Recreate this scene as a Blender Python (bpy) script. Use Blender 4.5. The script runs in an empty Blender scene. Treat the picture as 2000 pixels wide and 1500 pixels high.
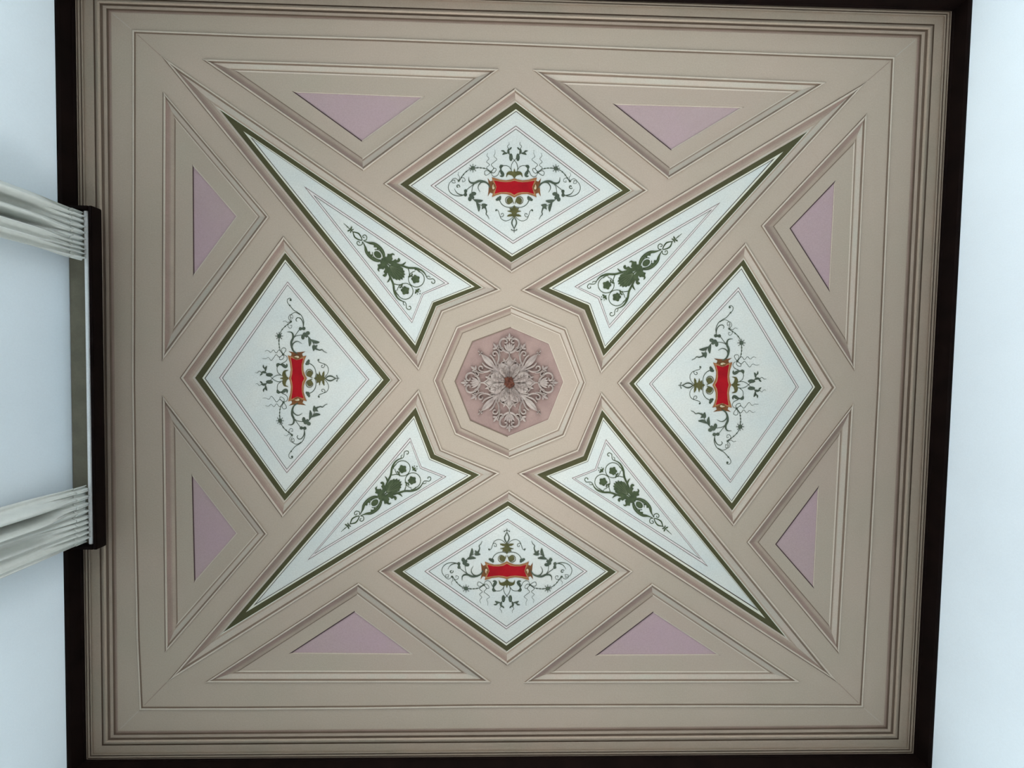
import bpy, bmesh, math, random
from mathutils import Vector, Matrix
from mathutils.geometry import tessellate_polygon
random.seed(4)
S = bpy.context.scene
COL = S.collection
PI = math.pi

# ------------------------------------------------------------------ camera
FPX = 900.0                       # focal length in pixels of the 2000x1500 frame
CAMZ = 1.20                       # camera height above the floor
H = 2.10                          # ceiling plane above the camera
ez = Vector((-22.6, -32.7, FPX)).normalized()
ex = Vector((35000.0, 583.0, FPX)); ex = (ex - ez * ex.dot(ez)).normalized()
ey = ez.cross(ex)

def P(p, h):
    """point of the room seen at photo pixel p, at height h above the camera"""
    d = Vector((p[0] - 1000.0, p[1] - 750.0, FPX))
    w = Vector((d.dot(ex), d.dot(ey), d.dot(ez)))
    w = w * (h / w.z)
    return Vector((w.x, w.y, w.z + CAMZ))

cam = bpy.data.cameras.new('camera')
cam.sensor_width = 36.0
cam.lens = FPX / 2000.0 * 36.0
cam.clip_start = 0.01
camo = bpy.data.objects.new('camera', cam); COL.objects.link(camo)
cr = Vector((ex.x, ey.x, ez.x)); cd = Vector((ex.y, ey.y, ez.y)); cf = Vector((ex.z, ey.z, ez.z))
M = Matrix.Identity(4)
for i in range(3):
    M[i][0] = cr[i]; M[i][1] = -cd[i]; M[i][2] = -cf[i]
M[2][3] = CAMZ
camo.matrix_world = M
S.camera = camo

# ------------------------------------------------------------------ light and exposure
S.view_settings.view_transform = 'Standard'
S.view_settings.look = 'None'
S.view_settings.gamma = 1.0
S.view_settings.use_curve_mapping = False
S.view_settings.exposure = 0.0
world = bpy.data.worlds.new('sky'); S.world = world
world.use_nodes = True
wb = world.node_tree.nodes['Background']
wb.inputs[0].default_value = (0.62, 0.78, 1.0, 1.0)
wb.inputs[1].default_value = 1.0
sun = bpy.data.lights.new('sun', 'SUN'); sun.energy = 2.0; sun.angle = math.radians(2.0); sun.color = (1.0, 0.95, 0.88)
suno = bpy.data.objects.new('sun', sun); COL.objects.link(suno)
SUN_DIR = Vector((0.15, -1.0, -1.25)).normalized()
suno.rotation_euler = SUN_DIR.to_track_quat('-Z', 'Y').to_euler()
suno.location = (0, 4, 6)

def window_light(name, loc, normal, sx, sy, power, spread=110):
    l = bpy.data.lights.new(name, 'AREA'); l.shape = 'RECTANGLE'; l.size = sx; l.size_y = sy
    l.energy = power; l.color = (0.95, 0.98, 1.0); l.spread = math.radians(spread)
    o = bpy.data.objects.new(name, l); COL.objects.link(o)
    o.location = loc; o.rotation_euler = Vector(normal).to_track_quat('-Z', 'Y').to_euler()
    return o
window_light('daylight_of_curtained_window', (-2.10, 0.05, 1.45), (1, 0, 0), 1.2, 2.4, 40, 125)
window_light('added_front_window_light', (0.05, 2.02, 1.55), (0, -1, 0), 1.5, 2.4, 106, 92)  # lamp of a window added out of view to supply light
window_light('added_back_window_light', (0.10, -1.95, 1.55), (0, 1, 0), 1.5, 2.4, 62, 95)  # second added, unseen window; its lamp brightens walls and ceiling

# ------------------------------------------------------------------ materials
def lin(c):
    c /= 255.0
    return c / 12.92 if c <= 0.04045 else ((c + 0.055) / 1.055) ** 2.4
MATS = {}
CK = 0.56                         # reflectance of the ceiling paints
def mat(name, rgb, k=1.0, rough=0.75, mottle=0.06, scale=6.0, bump=0.0, spec=0.25, tint=None, grain=0.05):
    """procedural paint: base colour with soft mottling (and an optional second tint)"""
    m = bpy.data.materials.new(name); m.use_nodes = True
    nt = m.node_tree; b = nt.nodes['Principled BSDF']
    kk = (k * 1.02, k, k * 0.97) if k == CK else (k, k, k)      # ceiling paints are a little warmer
    c = [min(0.9, lin(v) * q) for v, q in zip(rgb, kk)]
    b.inputs['Roughness'].default_value = rough
    b.inputs['Specular IOR Level'].default_value = spec
    tc = nt.nodes.new('ShaderNodeTexCoord')
    geo = nt.nodes.new('ShaderNodeNewGeometry')
    n = nt.nodes.new('ShaderNodeTexNoise'); n.inputs['Scale'].default_value = scale; n.inputs['Detail'].default_value = 5.0
    nt.links.new(geo.outputs['Position'], n.inputs['Vector'])
    ramp = nt.nodes.new('ShaderNodeValToRGB')
    c2 = [min(0.9, lin(v) * q) for v, q in zip(tint, kk)] if tint else [v * (1 + mottle) for v in c]
    c1 = c if tint else [v * (1 - mottle) for v in c]
    ramp.color_ramp.elements[0].position = 0.35; ramp.color_ramp.elements[0].color = (*c1, 1)
    ramp.color_ramp.elements[1].position = 0.65; ramp.color_ramp.elements[1].color = (*c2, 1)
    nt.links.new(n.outputs['Fac'], ramp.inputs['Fac'])
    gr = nt.nodes.new('ShaderNodeTexNoise'); gr.inputs['Scale'].default_value = 170.0; gr.inputs['Detail'].default_value = 3.0
    nt.links.new(geo.outputs['Position'], gr.inputs['Vector'])
    gm = nt.nodes.new('ShaderNodeMapRange'); gm.inputs['From Min'].default_value = 0.3; gm.inputs['From Max'].default_value = 0.7
    gm.inputs['To Min'].default_value = 1.0 - grain; gm.inputs['To Max'].default_value = 1.0 + grain
    nt.links.new(gr.outputs['Fac'], gm.inputs['Value'])
    mu = nt.nodes.new('ShaderNodeVectorMath'); mu.operation = 'SCALE'
    nt.links.new(ramp.outputs['Color'], mu.inputs[0]); nt.links.new(gm.outputs['Result'], mu.inputs['Scale'])
    nt.links.new(mu.outputs['Vector'], b.inputs['Base Color'])
    if bump > 0:
        n2 = nt.nodes.new('ShaderNodeTexNoise'); n2.inputs['Scale'].default_value = 90.0; n2.inputs['Detail'].default_value = 6.0
        nt.links.new(geo.outputs['Position'], n2.inputs['Vector'])
        bp = nt.nodes.new('ShaderNodeBump'); bp.inputs['Strength'].default_value = bump; bp.inputs['Distance'].default_value = 0.004
        nt.links.new(n2.outputs['Fac'], bp.inputs['Height'])
        nt.links.new(bp.outputs['Normal'], b.inputs['Normal'])
    MATS[name] = m
    return m
mat('tan_plaster', (205, 187, 169), CK, mottle=0.04, scale=1.8, bump=0.12, tint=(199, 185, 166))
mat('stone_plaster', (199, 186, 167), CK, scale=2.0, bump=0.12, tint=(202, 184, 167))
mat('cornice_paint', (192, 173, 154), CK, scale=5.0, bump=0.10, tint=(184, 170, 151))
mat('cream_line', (226, 212, 194), CK, mottle=0.03)
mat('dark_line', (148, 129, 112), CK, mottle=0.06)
mat('umber_band', (168, 146, 132), CK, scale=9.0, tint=(176, 150, 138))
mat('fawn_band', (190, 172, 154), CK, scale=9.0)
mat('pale_band', (212, 196, 180), CK, scale=9.0, tint=(208, 200, 184))
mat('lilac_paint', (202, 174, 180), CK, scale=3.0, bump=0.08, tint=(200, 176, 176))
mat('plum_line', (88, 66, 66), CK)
mat('olive_border', (84, 82, 49), CK, mottle=0.08, scale=12)
mat('white_field', (240, 243, 235), CK, scale=7.0, bump=0.10, tint=(233, 240, 235), grain=0.07)
mat('ivory_line', (246, 246, 228), CK, mottle=0.02)
mat('hairline', (98, 88, 80), CK)
mat('red_hairline', (128, 92, 92), CK)
mat('blush_line', (246, 241, 236), CK, mottle=0.02)
mat('crimson', (190, 24, 36), CK, scale=14, tint=(170, 18, 32), spec=0.1)
mat('gold_paint', (164, 108, 64), CK, scale=20, tint=(178, 122, 74))
mat('pale_gold', (206, 158, 112), CK, scale=20)
mat('bronze_paint', (118, 74, 40), CK, scale=20, tint=(140, 90, 46))
mat('highlight_paint', (222, 206, 168), CK)
mat('foliage', (74, 86, 70), CK, scale=30, tint=(92, 104, 86))
mat('olive_leaf', (84, 86, 44), CK, scale=30, tint=(106, 102, 58))
mat('fern_leaf', (66, 80, 52), CK, scale=45, tint=(86, 100, 66))
mat('pale_fern', (118, 130, 98), CK, scale=30)
mat('dun_band', (180, 160, 144), CK, scale=9.0)
mat('mauve_field', (170, 142, 134), CK, scale=12, tint=(184, 156, 146))
mat('grey_stucco', (206, 192, 182), CK, scale=24, tint=(184, 168, 160))
mat('warm_stucco', (168, 152, 142), CK, scale=24)
mat('chestnut', (124, 72, 52), CK, scale=60, tint=(92, 52, 40))
mat('wall_paint', (229, 239, 244), 1.0, grain=0.015, rough=0.85, mottle=0.015, scale=3.0, bump=0.06)
mat('dark_wood', (16, 8, 6), 1.0, rough=0.7, mottle=0.3, scale=10, spec=0.06)
mat('pale_wood', (112, 108, 92), 1.0, rough=0.7, mottle=0.1, scale=14)
mat('track_white', (240, 244, 246), 1.0, rough=0.3, mottle=0.01)
mat('linen', (208, 211, 204), 1.0, rough=0.9, mottle=0.03, scale=40, grain=0.02)
mat('oak_floor', (112, 84, 60), 1.0, rough=0.6, mottle=0.12, scale=3)
mat('frame_white', (225, 225, 220), 1.0, rough=0.5, mottle=0.02)
g = bpy.data.materials.new('window_glass'); g.use_nodes = True
nt = g.node_tree; nt.nodes.clear()
go = nt.nodes.new('ShaderNodeOutputMaterial'); tr = nt.nodes.new('ShaderNodeBsdfTransparent'); gl = nt.nodes.new('ShaderNodeBsdfGlossy')
gl.inputs['Roughness'].default_value = 0.02
mx = nt.nodes.new('ShaderNodeMixShader')
mx.inputs[0].default_value = 0.05; nt.links.new(tr.outputs[0], mx.inputs[1]); nt.links.new(gl.outputs[0], mx.inputs[2]); nt.links.new(mx.outputs[0], go.inputs[0])
MATS['window_glass'] = g

# ------------------------------------------------------------------ mesh helpers
def obj(name, verts, faces, mats, parent=None, fmat=None, smooth=False):
    me = bpy.data.meshes.new(name)
    me.from_pydata([tuple(v) for v in verts], [], faces)
    if isinstance(mats, str): mats = [mats]
    for m in mats: me.materials.append(MATS[m])
    if fmat: me.polygons.foreach_set('material_index', fmat)
    if smooth: me.polygons.foreach_set('use_smooth', [True] * len(me.polygons))
    bm = bmesh.new(); bm.from_mesh(me)
    bmesh.ops.recalc_face_normals(bm, faces=bm.faces)
    bm.to_mesh(me); bm.free(); me.update()
    o = bpy.data.objects.new(name, me); COL.objects.link(o)
    if parent:
        o.parent = parent
        r = parent
        while r.parent: r = r.parent
        if r.type == 'EMPTY': me.transform(Matrix.Translation(-r.location))
    return o
def tag(o, label=None, cat=None, group=None, kind=None):
    if label: o['label'] = label
    if cat: o['category'] = cat
    if group: o['group'] = group
    if kind: o['kind'] = kind
    return o
def thing(name, label, cat, loc=(0, 0, 0), group=None):
    o = bpy.data.objects.new(name, None); COL.objects.link(o); o.location = loc
    o.empty_display_size = 0.1
    return tag(o, label, cat, group)
def tri(loops):
    pts = [[Vector((p[0], p[1], 0)) for p in l] for l in loops]
    return [list(t) for t in tessellate_polygon(pts)]
def slab(name, poly, h, thick, m, parent, holes=()):
    """flat plate on the ceiling: outline in photo pixels, face at height h, thickness upwards"""
    loops = [poly] + list(holes)
    flat = [p for l in loops for p in l]
    n = len(flat)
    vs = [P(p, h) for p in flat] 
    vs += [Vector((v.x, v.y, v.z + thick)) for v in vs]
    t = tri(loops)
    fs = [list(f) for f in t] + [[i + n for i in reversed(f)] for f in t]
    o = 0
    for l in loops:
        k = len(l)
        for i in range(k):
            a, b = o + i, o + (i + 1) % k
            fs.append([a, b, b + n, a + n])
        o += k
    return obj(name, vs, fs, m, parent)
def lerp(a, b, t): return (a[0] + (b[0] - a[0]) * t, a[1] + (b[1] - a[1]) * t)
def lerp_poly(A, B, t): return [lerp(a, b, t) for a, b in zip(A, B)]
def strips(name, a0, b0, a1, b1, stops, parent, back=None):
    """one mitred length of moulding between the outer edge a0-b0 and the inner edge a1-b1.
    stops: (t, h, material of the strip that starts here)"""
    back = back or max(s[1] for s in stops) + 0.006
    vs, fs, fm = [], [], []
    names = []
    for s in stops:
        vs.append(P(lerp(a0, a1, s[0]), s[1])); vs.append(P(lerp(b0, b1, s[0]), s[1]))
    k = len(stops)
    for i in range(k - 1):
        mname = stops[i][2]
        if mname not in names: names.append(mname)
        fs.append([2 * i, 2 * i + 1, 2 * i + 3, 2 * i + 2]); fm.append(names.index(mname))
    zb = CAMZ + back
    e = len(vs)
    for j in (0, 1, 2 * k - 2, 2 * k - 1):
        v = vs[j]; vs.append(Vector((v.x, v.y, zb)))
    fs += [[0, 1, e + 1, e], [2 * k - 2, 2 * k - 1, e + 3, e + 2], [e, e + 1, e + 3, e + 2]]
    fs.append([2 * i for i in range(k)] + [e + 2, e]); fs.append([2 * i + 1 for i in range(k)] + [e + 3, e + 1])
    fm += [0] * 5
    return obj(name, vs, fs, names, parent, fm)
def ring(name, A, B, h, thick, m, parent):
    """mitred lengths between outline A and outline B (photo pixels), one object for each side"""
    n = len(A); out = []
    for i in range(n):
        j = (i + 1) % n
        out.append(slab(name, [A[i], A[j], B[j], B[i]], h, thick, m, parent))
    return out
def outward(poly, i):
    a, b = poly[i], poly[(i + 1) % len(poly)]
    cx = sum(p[0] for p in poly) / len(poly); cy = sum(p[1] for p in poly) / len(poly)
    area = sum(poly[k][0] * poly[(k + 1) % len(poly)][1] - poly[(k + 1) % len(poly)][0] * poly[k][1] for k in range(len(poly)))
    nx, ny = b[1] - a[1], -(b[0] - a[0])
    if area < 0: nx, ny = -nx, -ny
    l = math.hypot(nx, ny)
    return nx / l, ny / l
def centre(poly): return (sum(p[0] for p in poly) / len(poly), sum(p[1] for p in poly) / len(poly))

# ------------------------------------------------------------------ the room
HC = 2.07                                     # underside of the cornice at the wall
C0 = [(139, -39), (1866, 15), (1790, 1478), (162, 1490)]          # wall line under the cornice
C1 = [(211, 19), (1797, 70), (1731, 1421), (225, 1433)]           # inner edge of the cornice
W = [P(c, HC) for c in C0]
TOP = CAMZ + H
XL = (W[0].x + W[3].x) / 2; XR = (W[1].x + W[2].x) / 2
YT = (W[0].y + W[1].y) / 2; YB = (W[2].y + W[3].y) / 2

def wall(name, a, b, opening=None):
    """vertical wall slab from a to b (plan points); opening = (u0, u1, z0, z1) in metres along it"""
    a = Vector((a.x, a.y, 0)); b = Vector((b.x, b.y, 0))
    d = (b - a); L = d.length; d.normalize()
    nrm = Vector((d.y, -d.x, 0))              # outwards
    T = 0.18
    us = [0, L]; zs = [0, TOP + 0.02]
    if opening:
        us = [0, opening[0], opening[1], L]; zs = [0, opening[2], opening[3], TOP + 0.02]
    vs, fs = [], []
    for i in range(len(us) - 1):
        for j in range(len(zs) - 1):
            if opening and i == 1 and j == 1: continue
            e = len(vs)
            for off in (0, T):
                for u, z in ((us[i], zs[j]), (us[i + 1], zs[j]), (us[i + 1], zs[j + 1]), (us[i], zs[j + 1])):
                    p = a + d * u + nrm * off; vs.append(Vector((p.x, p.y, z)))
            fs += [[e, e + 1, e + 2, e + 3], [e + 7, e + 6, e + 5, e + 4], [e, e + 4, e + 5, e + 1], [e + 1, e + 5, e + 6, e + 2], [e + 2, e + 6, e + 7, e + 3], [e + 3, e + 7, e + 4, e]]
    return tag(obj(name, vs, fs, 'wall_paint'), kind='structure'), a, d, nrm, L
# order TL -> TR -> BR -> BL is clockwise seen from above; outward normal = (d.y, -d.x)
w_back = wall('wall_back', W[0], W[1], (1.20, 2.70, 0.35, 2.75))
w_right = wall('wall_right', W[1], W[2])
w_front = wall('wall_front', W[2], W[3], (1.05, 2.55, 0.35, 2.75))
w_left = wall('wall_left', W[3], W[0], (1.12, 2.32, 0.25, 2.65))
fl = [Vector((w.x * 1.04, w.y * 1.04, 0)) for w in W]
vs = fl + [Vector((v.x, v.y, -0.1)) for v in fl]
tag(obj('floor', vs, [[0, 1, 2, 3], [7, 6, 5, 4], [0, 4, 5, 1], [1, 5, 6, 2], [2, 6, 7, 3], [3, 7, 4, 0]], 'oak_floor'), kind='structure')

def window(name, wl, opening):
    o, a, d, nrm, L = wl
    u0, u1, z0, z1 = opening
    def bar(nm, ua, ub, za, zb, o0, o1, m, parent=None):
        vs = []
        for off in (o0, o1):
            for u, z in ((ua, za), (ub, za), (ub, zb), (ua, zb)):
                p = a + d * u + nrm * off; vs.append(Vector((p.x, p.y, z)))
        return obj(nm, vs, [[0, 1, 2, 3], [7, 6, 5, 4], [0, 4, 5, 1], [1, 5, 6, 2], [2, 6, 7, 3], [3, 7, 4, 0]], m, parent)
    t = 0.06
    fr = bar(name, u0, u0 + t, z0, z1, 0.06, 0.12, 'frame_white'); tag(fr, kind='structure')
    bar('jamb', u1 - t, u1, z0, z1, 0.06, 0.12, 'frame_white', fr)
    bar('head', u0 + t, u1 - t, z1 - t, z1, 0.06, 0.12, 'frame_white', fr)
    bar('window_sill', u0 + t, u1 - t, z0, z0 + t, 0.06, 0.12, 'frame_white', fr)
    um = (u0 + u1) / 2
    bar('mullion', um - 0.03, um + 0.03, z0 + t, z1 - t, 0.06, 0.12, 'frame_white', fr)
    bar('pane', u0 + t, um - 0.03, z0 + t, z1 - t, 0.086, 0.092, 'window_glass', fr)
    bar('pane', um + 0.03, u1 - t, z0 + t, z1 - t, 0.086, 0.092, 'window_glass', fr)
window('window_1', w_left, (1.12, 2.32, 0.25, 2.65))
window('added_window_3', w_back, (1.20, 2.70, 0.35, 2.75))  # added out of view, goes with the back lamp
window('added_window_2', w_front, (1.05, 2.55, 0.35, 2.75))  # unseen window, added to go with the front lamp

# ------------------------------------------------------------------ panel outlines, measured in photo pixels
TRI = {   # outer edge of moulding, inner edge of moulding, lilac field
 'tl_top': ([(394, 115.6), (974, 135), (709, 334)], [(465, 140), (918, 156), (708, 309)], [(570, 178), (830, 188), (707, 277)]),
 'tr_top': ([(1040, 136), (1614, 161), (1305, 350)], [(1106, 165), (1547, 181), (1308, 327)], [(1196, 202), (1453, 209), (1311, 294)]),
 'tl_left': ([(317.6, 178), (525, 423.6), (316, 706)], [(343, 234), (502, 423), (342, 634)], [(375.6, 320), (464, 422.4), (377, 541)]),
 'bl_left': ([(316, 771), (522, 1043), (322, 1275)], [(342, 836), (500, 1042), (347, 1216)], [(374, 925), (464, 1041.6), (379, 1139)]),
 'bl_bottom': ([(399, 1333), (699, 1138), (959, 1333)], [(468, 1310), (697, 1162), (894, 1310)], [(564, 1277), (693, 1193), (808, 1279)]),
 'br_bottom': ([(1022, 1334), (1272.5, 1139), (1563, 1333)], [(1083, 1311), (1275, 1164), (1496, 1311)], [(1162, 1281), (1276, 1194), (1407, 1280)]),
 'tr_right': ([(1693, 221), (1669, 725), (1486, 441)], [(1667, 282), (1651, 661), (1512, 442)], [(1632, 352), (1621, 571), (1542, 446)]),
 'br_right': ([(1667, 788), (1639, 1278), (1458, 1059)], [(1638, 852), (1619, 1220), (1482, 1059)], [(1600, 948), (1590, 1150), (1514, 1063)]),
}
DIA = {   # outer, green outer, green inner, hairline, pair outer, pair inner : top, right, bottom, left
 'top': ([(1005, 172), (1266, 372), (998, 533), (748, 359)], [(1007, 200), (1231.6, 372), (998.7, 512), (782, 360)],
         [(1007.6, 213), (1216, 372), (1000, 501), (798, 361.6)], [(1008, 218), (1210, 372), (1000.5, 496), (804, 363)],
         [(1007.6, 245.6), (1172, 371), (1002, 476), (841, 362.6)], [(1007.6, 252.4), (1164, 371), (1002, 470), (850, 363.6)]),
 'right': ([(1456, 473), (1633, 757), (1432.4, 1029), (1205, 748)], [(1452.4, 507), (1605, 757), (1430, 997), (1229, 749)],
           [(1448.6, 519), (1592, 756), (1429.4, 983), (1238, 749.6)], [(1448, 526), (1587, 756), (1429, 977.6), (1243, 750)],
           [(1442.6, 561), (1560, 756), (1426.6, 943), (1268, 750)], [(1442, 569), (1555, 756), (1427, 937), (1273.6, 750)]),
 'bottom': ([(993, 958), (1236, 1116), (990, 1300), (737, 1115.6)], [(992, 979), (1203, 1117), (990, 1272), (769, 1115.6)],
            [(992.4, 988), (1188, 1116.4), (989, 1261), (786, 1116.4)], [(993, 992), (1182, 1116), (989, 1255.6), (791, 1116)],
            [(991.3, 1013.6), (1147, 1116), (989, 1229), (829, 1116)], [(992, 1018.5), (1139, 1116), (989, 1223), (838, 1116)]),
 'left': ([(552.4, 461), (784, 743), (551, 1011), (351, 738)], [(557, 494), (762.4, 742), (556, 978), (381, 738)],
          [(557, 507), (749, 742), (557, 964), (395, 738.4)], [(557.4, 513), (744.5, 741), (557, 959), (401, 739)],
          [(561.6, 550), (721, 741), (560, 924), (428, 738)], [(561.6, 557), (715, 741), (560, 916), (435, 738.4)]),
}
KITE = {  # same six outlines : tip, wing, notch, wing
 'tl': ([(314, 109), (978, 566), (865, 610), (817, 724)], [(429, 214), (941, 561.6), (851.6, 598), (813, 692)],
        [(475, 256), (927, 560), (846, 591), (811, 675)], [(493, 271), (919, 559), (844, 589), (810.6, 669)],
        [(594, 364), (877, 553.5), (827, 575), (804.6, 631)], [(615, 383.6), (868, 552.8), (824.5, 572.5), (804, 624)]),
 'tr': ([(1693, 159), (1173, 730), (1128, 618), (1016, 567)], [(1577, 257), (1179, 695), (1142, 605), (1055, 564)],
        [(1530, 296), (1181, 681), (1150, 596), (1072, 563)], [(1508, 313), (1182, 675), (1153, 593), (1080, 563.5)],
        [(1407, 395), (1190, 641), (1168, 583), (1122, 560)], [(1388, 411), (1190.4, 634), (1171.5, 580), (1130, 561)]),
 'bl': ([(326, 1332), (817, 760), (863, 878), (976, 924)], [(436, 1235), (812, 796), (848.5, 888), (936, 927.5)],
        [(480, 1196), (809, 812), (841, 895), (920.5, 928.7)], [(500, 1179), (808, 818), (838.5, 897.5), (913, 928.7)],
        [(601, 1094), (801, 855), (823, 911.7), (871.7, 931)], [(616, 1080), (801, 863), (820.7, 915), (863.5, 931.7)]),
 'br': ([(1637, 1334), (1010, 925), (1126, 878), (1174, 766)], [(1534, 1244), (1049, 927), (1140, 891), (1176, 801)],
        [(1495, 1208), (1067, 930), (1146, 899), (1178, 815)], [(1478, 1189), (1074, 930), (1148.5, 901.5), (1178.6, 821)],
        [(1383, 1107), (1117, 934), (1162, 916), (1183.6, 858)], [(1366, 1090), (1123.5, 935), (1165, 918.5), (1184, 866)]),
}
OCT0 = [(997, 597), (1106, 642), (1144, 747), (1102.5, 852), (994, 896), (888, 849), (845.6, 743), (891, 638)]
OCT1 = [(998, 614), (1092, 654), (1128, 747), (1088, 838), (994, 878), (901, 835), (864, 744), (904, 651)]
OCT2 = [(998, 638), (1073, 670), (1102, 746), (1072, 821), (992, 854), (918, 822), (887.4, 745), (922, 666)]
BEAD = [(260, 60), (500, 69), (750, 76), (1000, 85), (1250, 95), (1500, 104), (1746, 113), (1732, 430), (1718.5, 750), (1702, 1065), (1684, 1380),
        (1400, 1379.5), (1100, 1380), (930, 1380.5), (700, 1383.5), (480, 1385), (274, 1385.5), (268, 1250), (262.5, 1000), (259, 740), (260, 350)]

# ------------------------------------------------------------------ ceiling and cornice
holes = [v[0] for v in TRI.values()] + [v[0] for v in DIA.values()] + [v[0] for v in KITE.values()] + [OCT0]
CE = [(110, -70), (1900, -15), (1820, 1512), (130, 1525)]
ceiling = slab('ceiling', CE, H, 0.012, 'tan_plaster', None, holes)
tag(ceiling, kind='structure')
# unseen slab added above the sunk panels to block outside light
bk = [P(c, H + 0.05) for c in [(80, -100), (1930, -45), (1850, 1540), (100, 1550)]]
vs = bk + [Vector((v.x, v.y, v.z + 0.03)) for v in bk]
obj('light_block_slab', vs, [[0, 1, 2, 3], [7, 6, 5, 4], [0, 4, 5, 1], [1, 5, 6, 2], [2, 6, 7, 3], [3, 7, 4, 0]], 'pale_wood', ceiling)
# painted bead that frames the star
cB = (980, 740)
def inset(poly, px):
    n = len(poly); out = []
    for i in range(n):
        a, b, c = poly[i - 1], poly[i], poly[(i + 1) % n]
        def nn(p, q):
            l = math.hypot(q[0] - p[0], q[1] - p[1]); return (-(q[1] - p[1]) / l, (q[0] - p[0]) / l)
        n1, n2 = nn(a, b), nn(b, c)
        m = (n1[0] + n2[0], n1[1] + n2[1]); l = math.hypot(*m); m = (m[0] / l, m[1] / l)
        s = px / max(0.3, m[0] * n1[0] + m[1] * n1[1])
        out.append((b[0] + m[0] * s, b[1] + m[1] * s))
    return out
B0 = inset(BEAD, -1.5); B1 = inset(BEAD, 5.0)
side_ranges = [(0, 6), (6, 10), (10, 16), (16, 21)]
for s0, s1 in side_ranges:                       # four mitred lengths
    vs, fs, fm = [], [], []
    idx = [k % 21 for k in range(s0, s1 + 1)]
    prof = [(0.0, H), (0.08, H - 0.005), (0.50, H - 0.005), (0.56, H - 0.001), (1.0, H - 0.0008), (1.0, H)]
    for k in idx:
        for t, h in prof: vs.append(P(lerp(B0[k], B1[k], t), h))
    q = len(prof)
    for i in range(len(idx) - 1):
        for j in range(q - 1):
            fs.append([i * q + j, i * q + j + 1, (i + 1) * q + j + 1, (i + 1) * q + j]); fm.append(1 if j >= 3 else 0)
        fs.append([i * q, (i + 1) * q, (i + 1) * q + q - 1, i * q + q - 1]); fm.append(0)
    fs.append(list(range(q))); fs.append([(len(idx) - 1) * q + j for j in range(q)]); fm += [0, 0]
    obj('border_bead', vs, fs, ['cream_line', 'dark_line'], ceiling, fm)
# mitre lines in the four corners
def pline(name, pts, w, h, m, parent, thick=0.0008):
    a, b = pts
    l = math.hypot(b[0] - a[0], b[1] - a[1]); nx, ny = -(b[1] - a[1]) / l * w / 2, (b[0] - a[0]) / l * w / 2
    return slab(name, [(a[0] + nx, a[1] + ny), (b[0] + nx, b[1] + ny), (b[0] - nx, b[1] - ny), (a[0] - nx, a[1] - ny)], h, thick, m, parent)
for c1, br, tip in zip(C1, [BEAD[0], BEAD[6], BEAD[10], BEAD[16]], [(314, 109), (1693, 159), (1637, 1334), (326, 1332)]):
    pline('mitre_line', (lerp(c1, br, 0.20), lerp(c1, br, 0.94)), 1.5, H - 0.0008, 'pale_band', ceiling)
    pline('mitre_line', (lerp(br, tip, 0.16), lerp(br, tip, 0.97)), 1.5, H - 0.0008, 'dun_band', ceiling)

def cornice(name, i):
    j = (i + 1) % 4
    a0, b0, a1, b1 = C0[i], C0[j], C1[i], C1[j]
    c, d = 'cornice_paint', 'dark_line'  # grooves get dark paint to deepen their weak shade
    def part(nm, prof, parent):
        st = [(t, H - dr, m) for t, dr, m in prof]
        return strips(nm, lerp(a0, a1, 0), lerp(b0, b1, 0), a1, b1, st, parent, back=H - 0.0005)
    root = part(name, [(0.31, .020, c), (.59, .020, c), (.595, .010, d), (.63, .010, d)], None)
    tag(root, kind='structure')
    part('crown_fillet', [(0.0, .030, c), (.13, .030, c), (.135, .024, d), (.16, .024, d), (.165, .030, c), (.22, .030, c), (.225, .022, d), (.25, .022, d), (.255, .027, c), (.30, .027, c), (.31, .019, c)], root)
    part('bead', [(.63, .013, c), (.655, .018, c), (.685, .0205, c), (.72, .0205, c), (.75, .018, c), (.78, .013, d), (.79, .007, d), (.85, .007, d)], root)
    part('inner_fillet', [(.855, .007, 'fawn_band'), (.86, .012, 'fawn_band'), (.955, .012, d), (.96, .001, d), (1.015, .0008, 'umber_band'), (1.045, .0007, 'dun_band'), (1.085, .0006, 'dun_band')], root)  # umber and dun strips paint soft shading beside the cornice
    return root
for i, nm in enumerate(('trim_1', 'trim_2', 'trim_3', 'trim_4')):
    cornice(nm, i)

# dark wooden rail under the cornice, on the wall
def rail(name, a, b, ma=0.0, mb=0.0, z0=1.993, z1=HC, t=0.012):
    a = Vector((a.x, a.y, 0)); b = Vector((b.x, b.y, 0))
    d = (b - a).normalized(); n = Vector((-d.y, d.x, 0))
    vs = []
    prof = [(0, z0), (t * 0.7, z0), (t, z0 + 0.008), (t, z1 - 0.012), (t + 0.004, z1 - 0.010), (t + 0.004, z1), (0, z1)]
    for q, p, s, mit in ((0, a, 1, ma), (1, b, -1, mb)):
        for off, z in prof:
            v = p + n * off + d * (off * s * mit); vs.append(Vector((v.x, v.y, z + CAMZ)))
    k = len(prof)
    fs = [[i, (i + 1) % k, k + (i + 1) % k, k + i] for i in range(k)] + [list(range(k)), [k + i for i in range(k)]]
    return tag(obj(name, vs, fs, 'dark_wood'), kind='structure')
rail('trim_5', W[0], W[1], 1, 1)
rail('trim_6', W[1], W[2], 1, 1)
rail('trim_7', W[2], W[3], 1, 1)
dl = (W[3] - W[0])
PY0, PY1 = P((168, 401), 1.998).y, P((181, 1074), 1.998).y
def on_left(y): return W[0] + dl * ((y - W[0].y) / dl.y)
rail('trim_8', on_left(PY0), W[0], 0, 1)
rail('trim_9', W[3], on_left(PY1), 1, 0)

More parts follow.
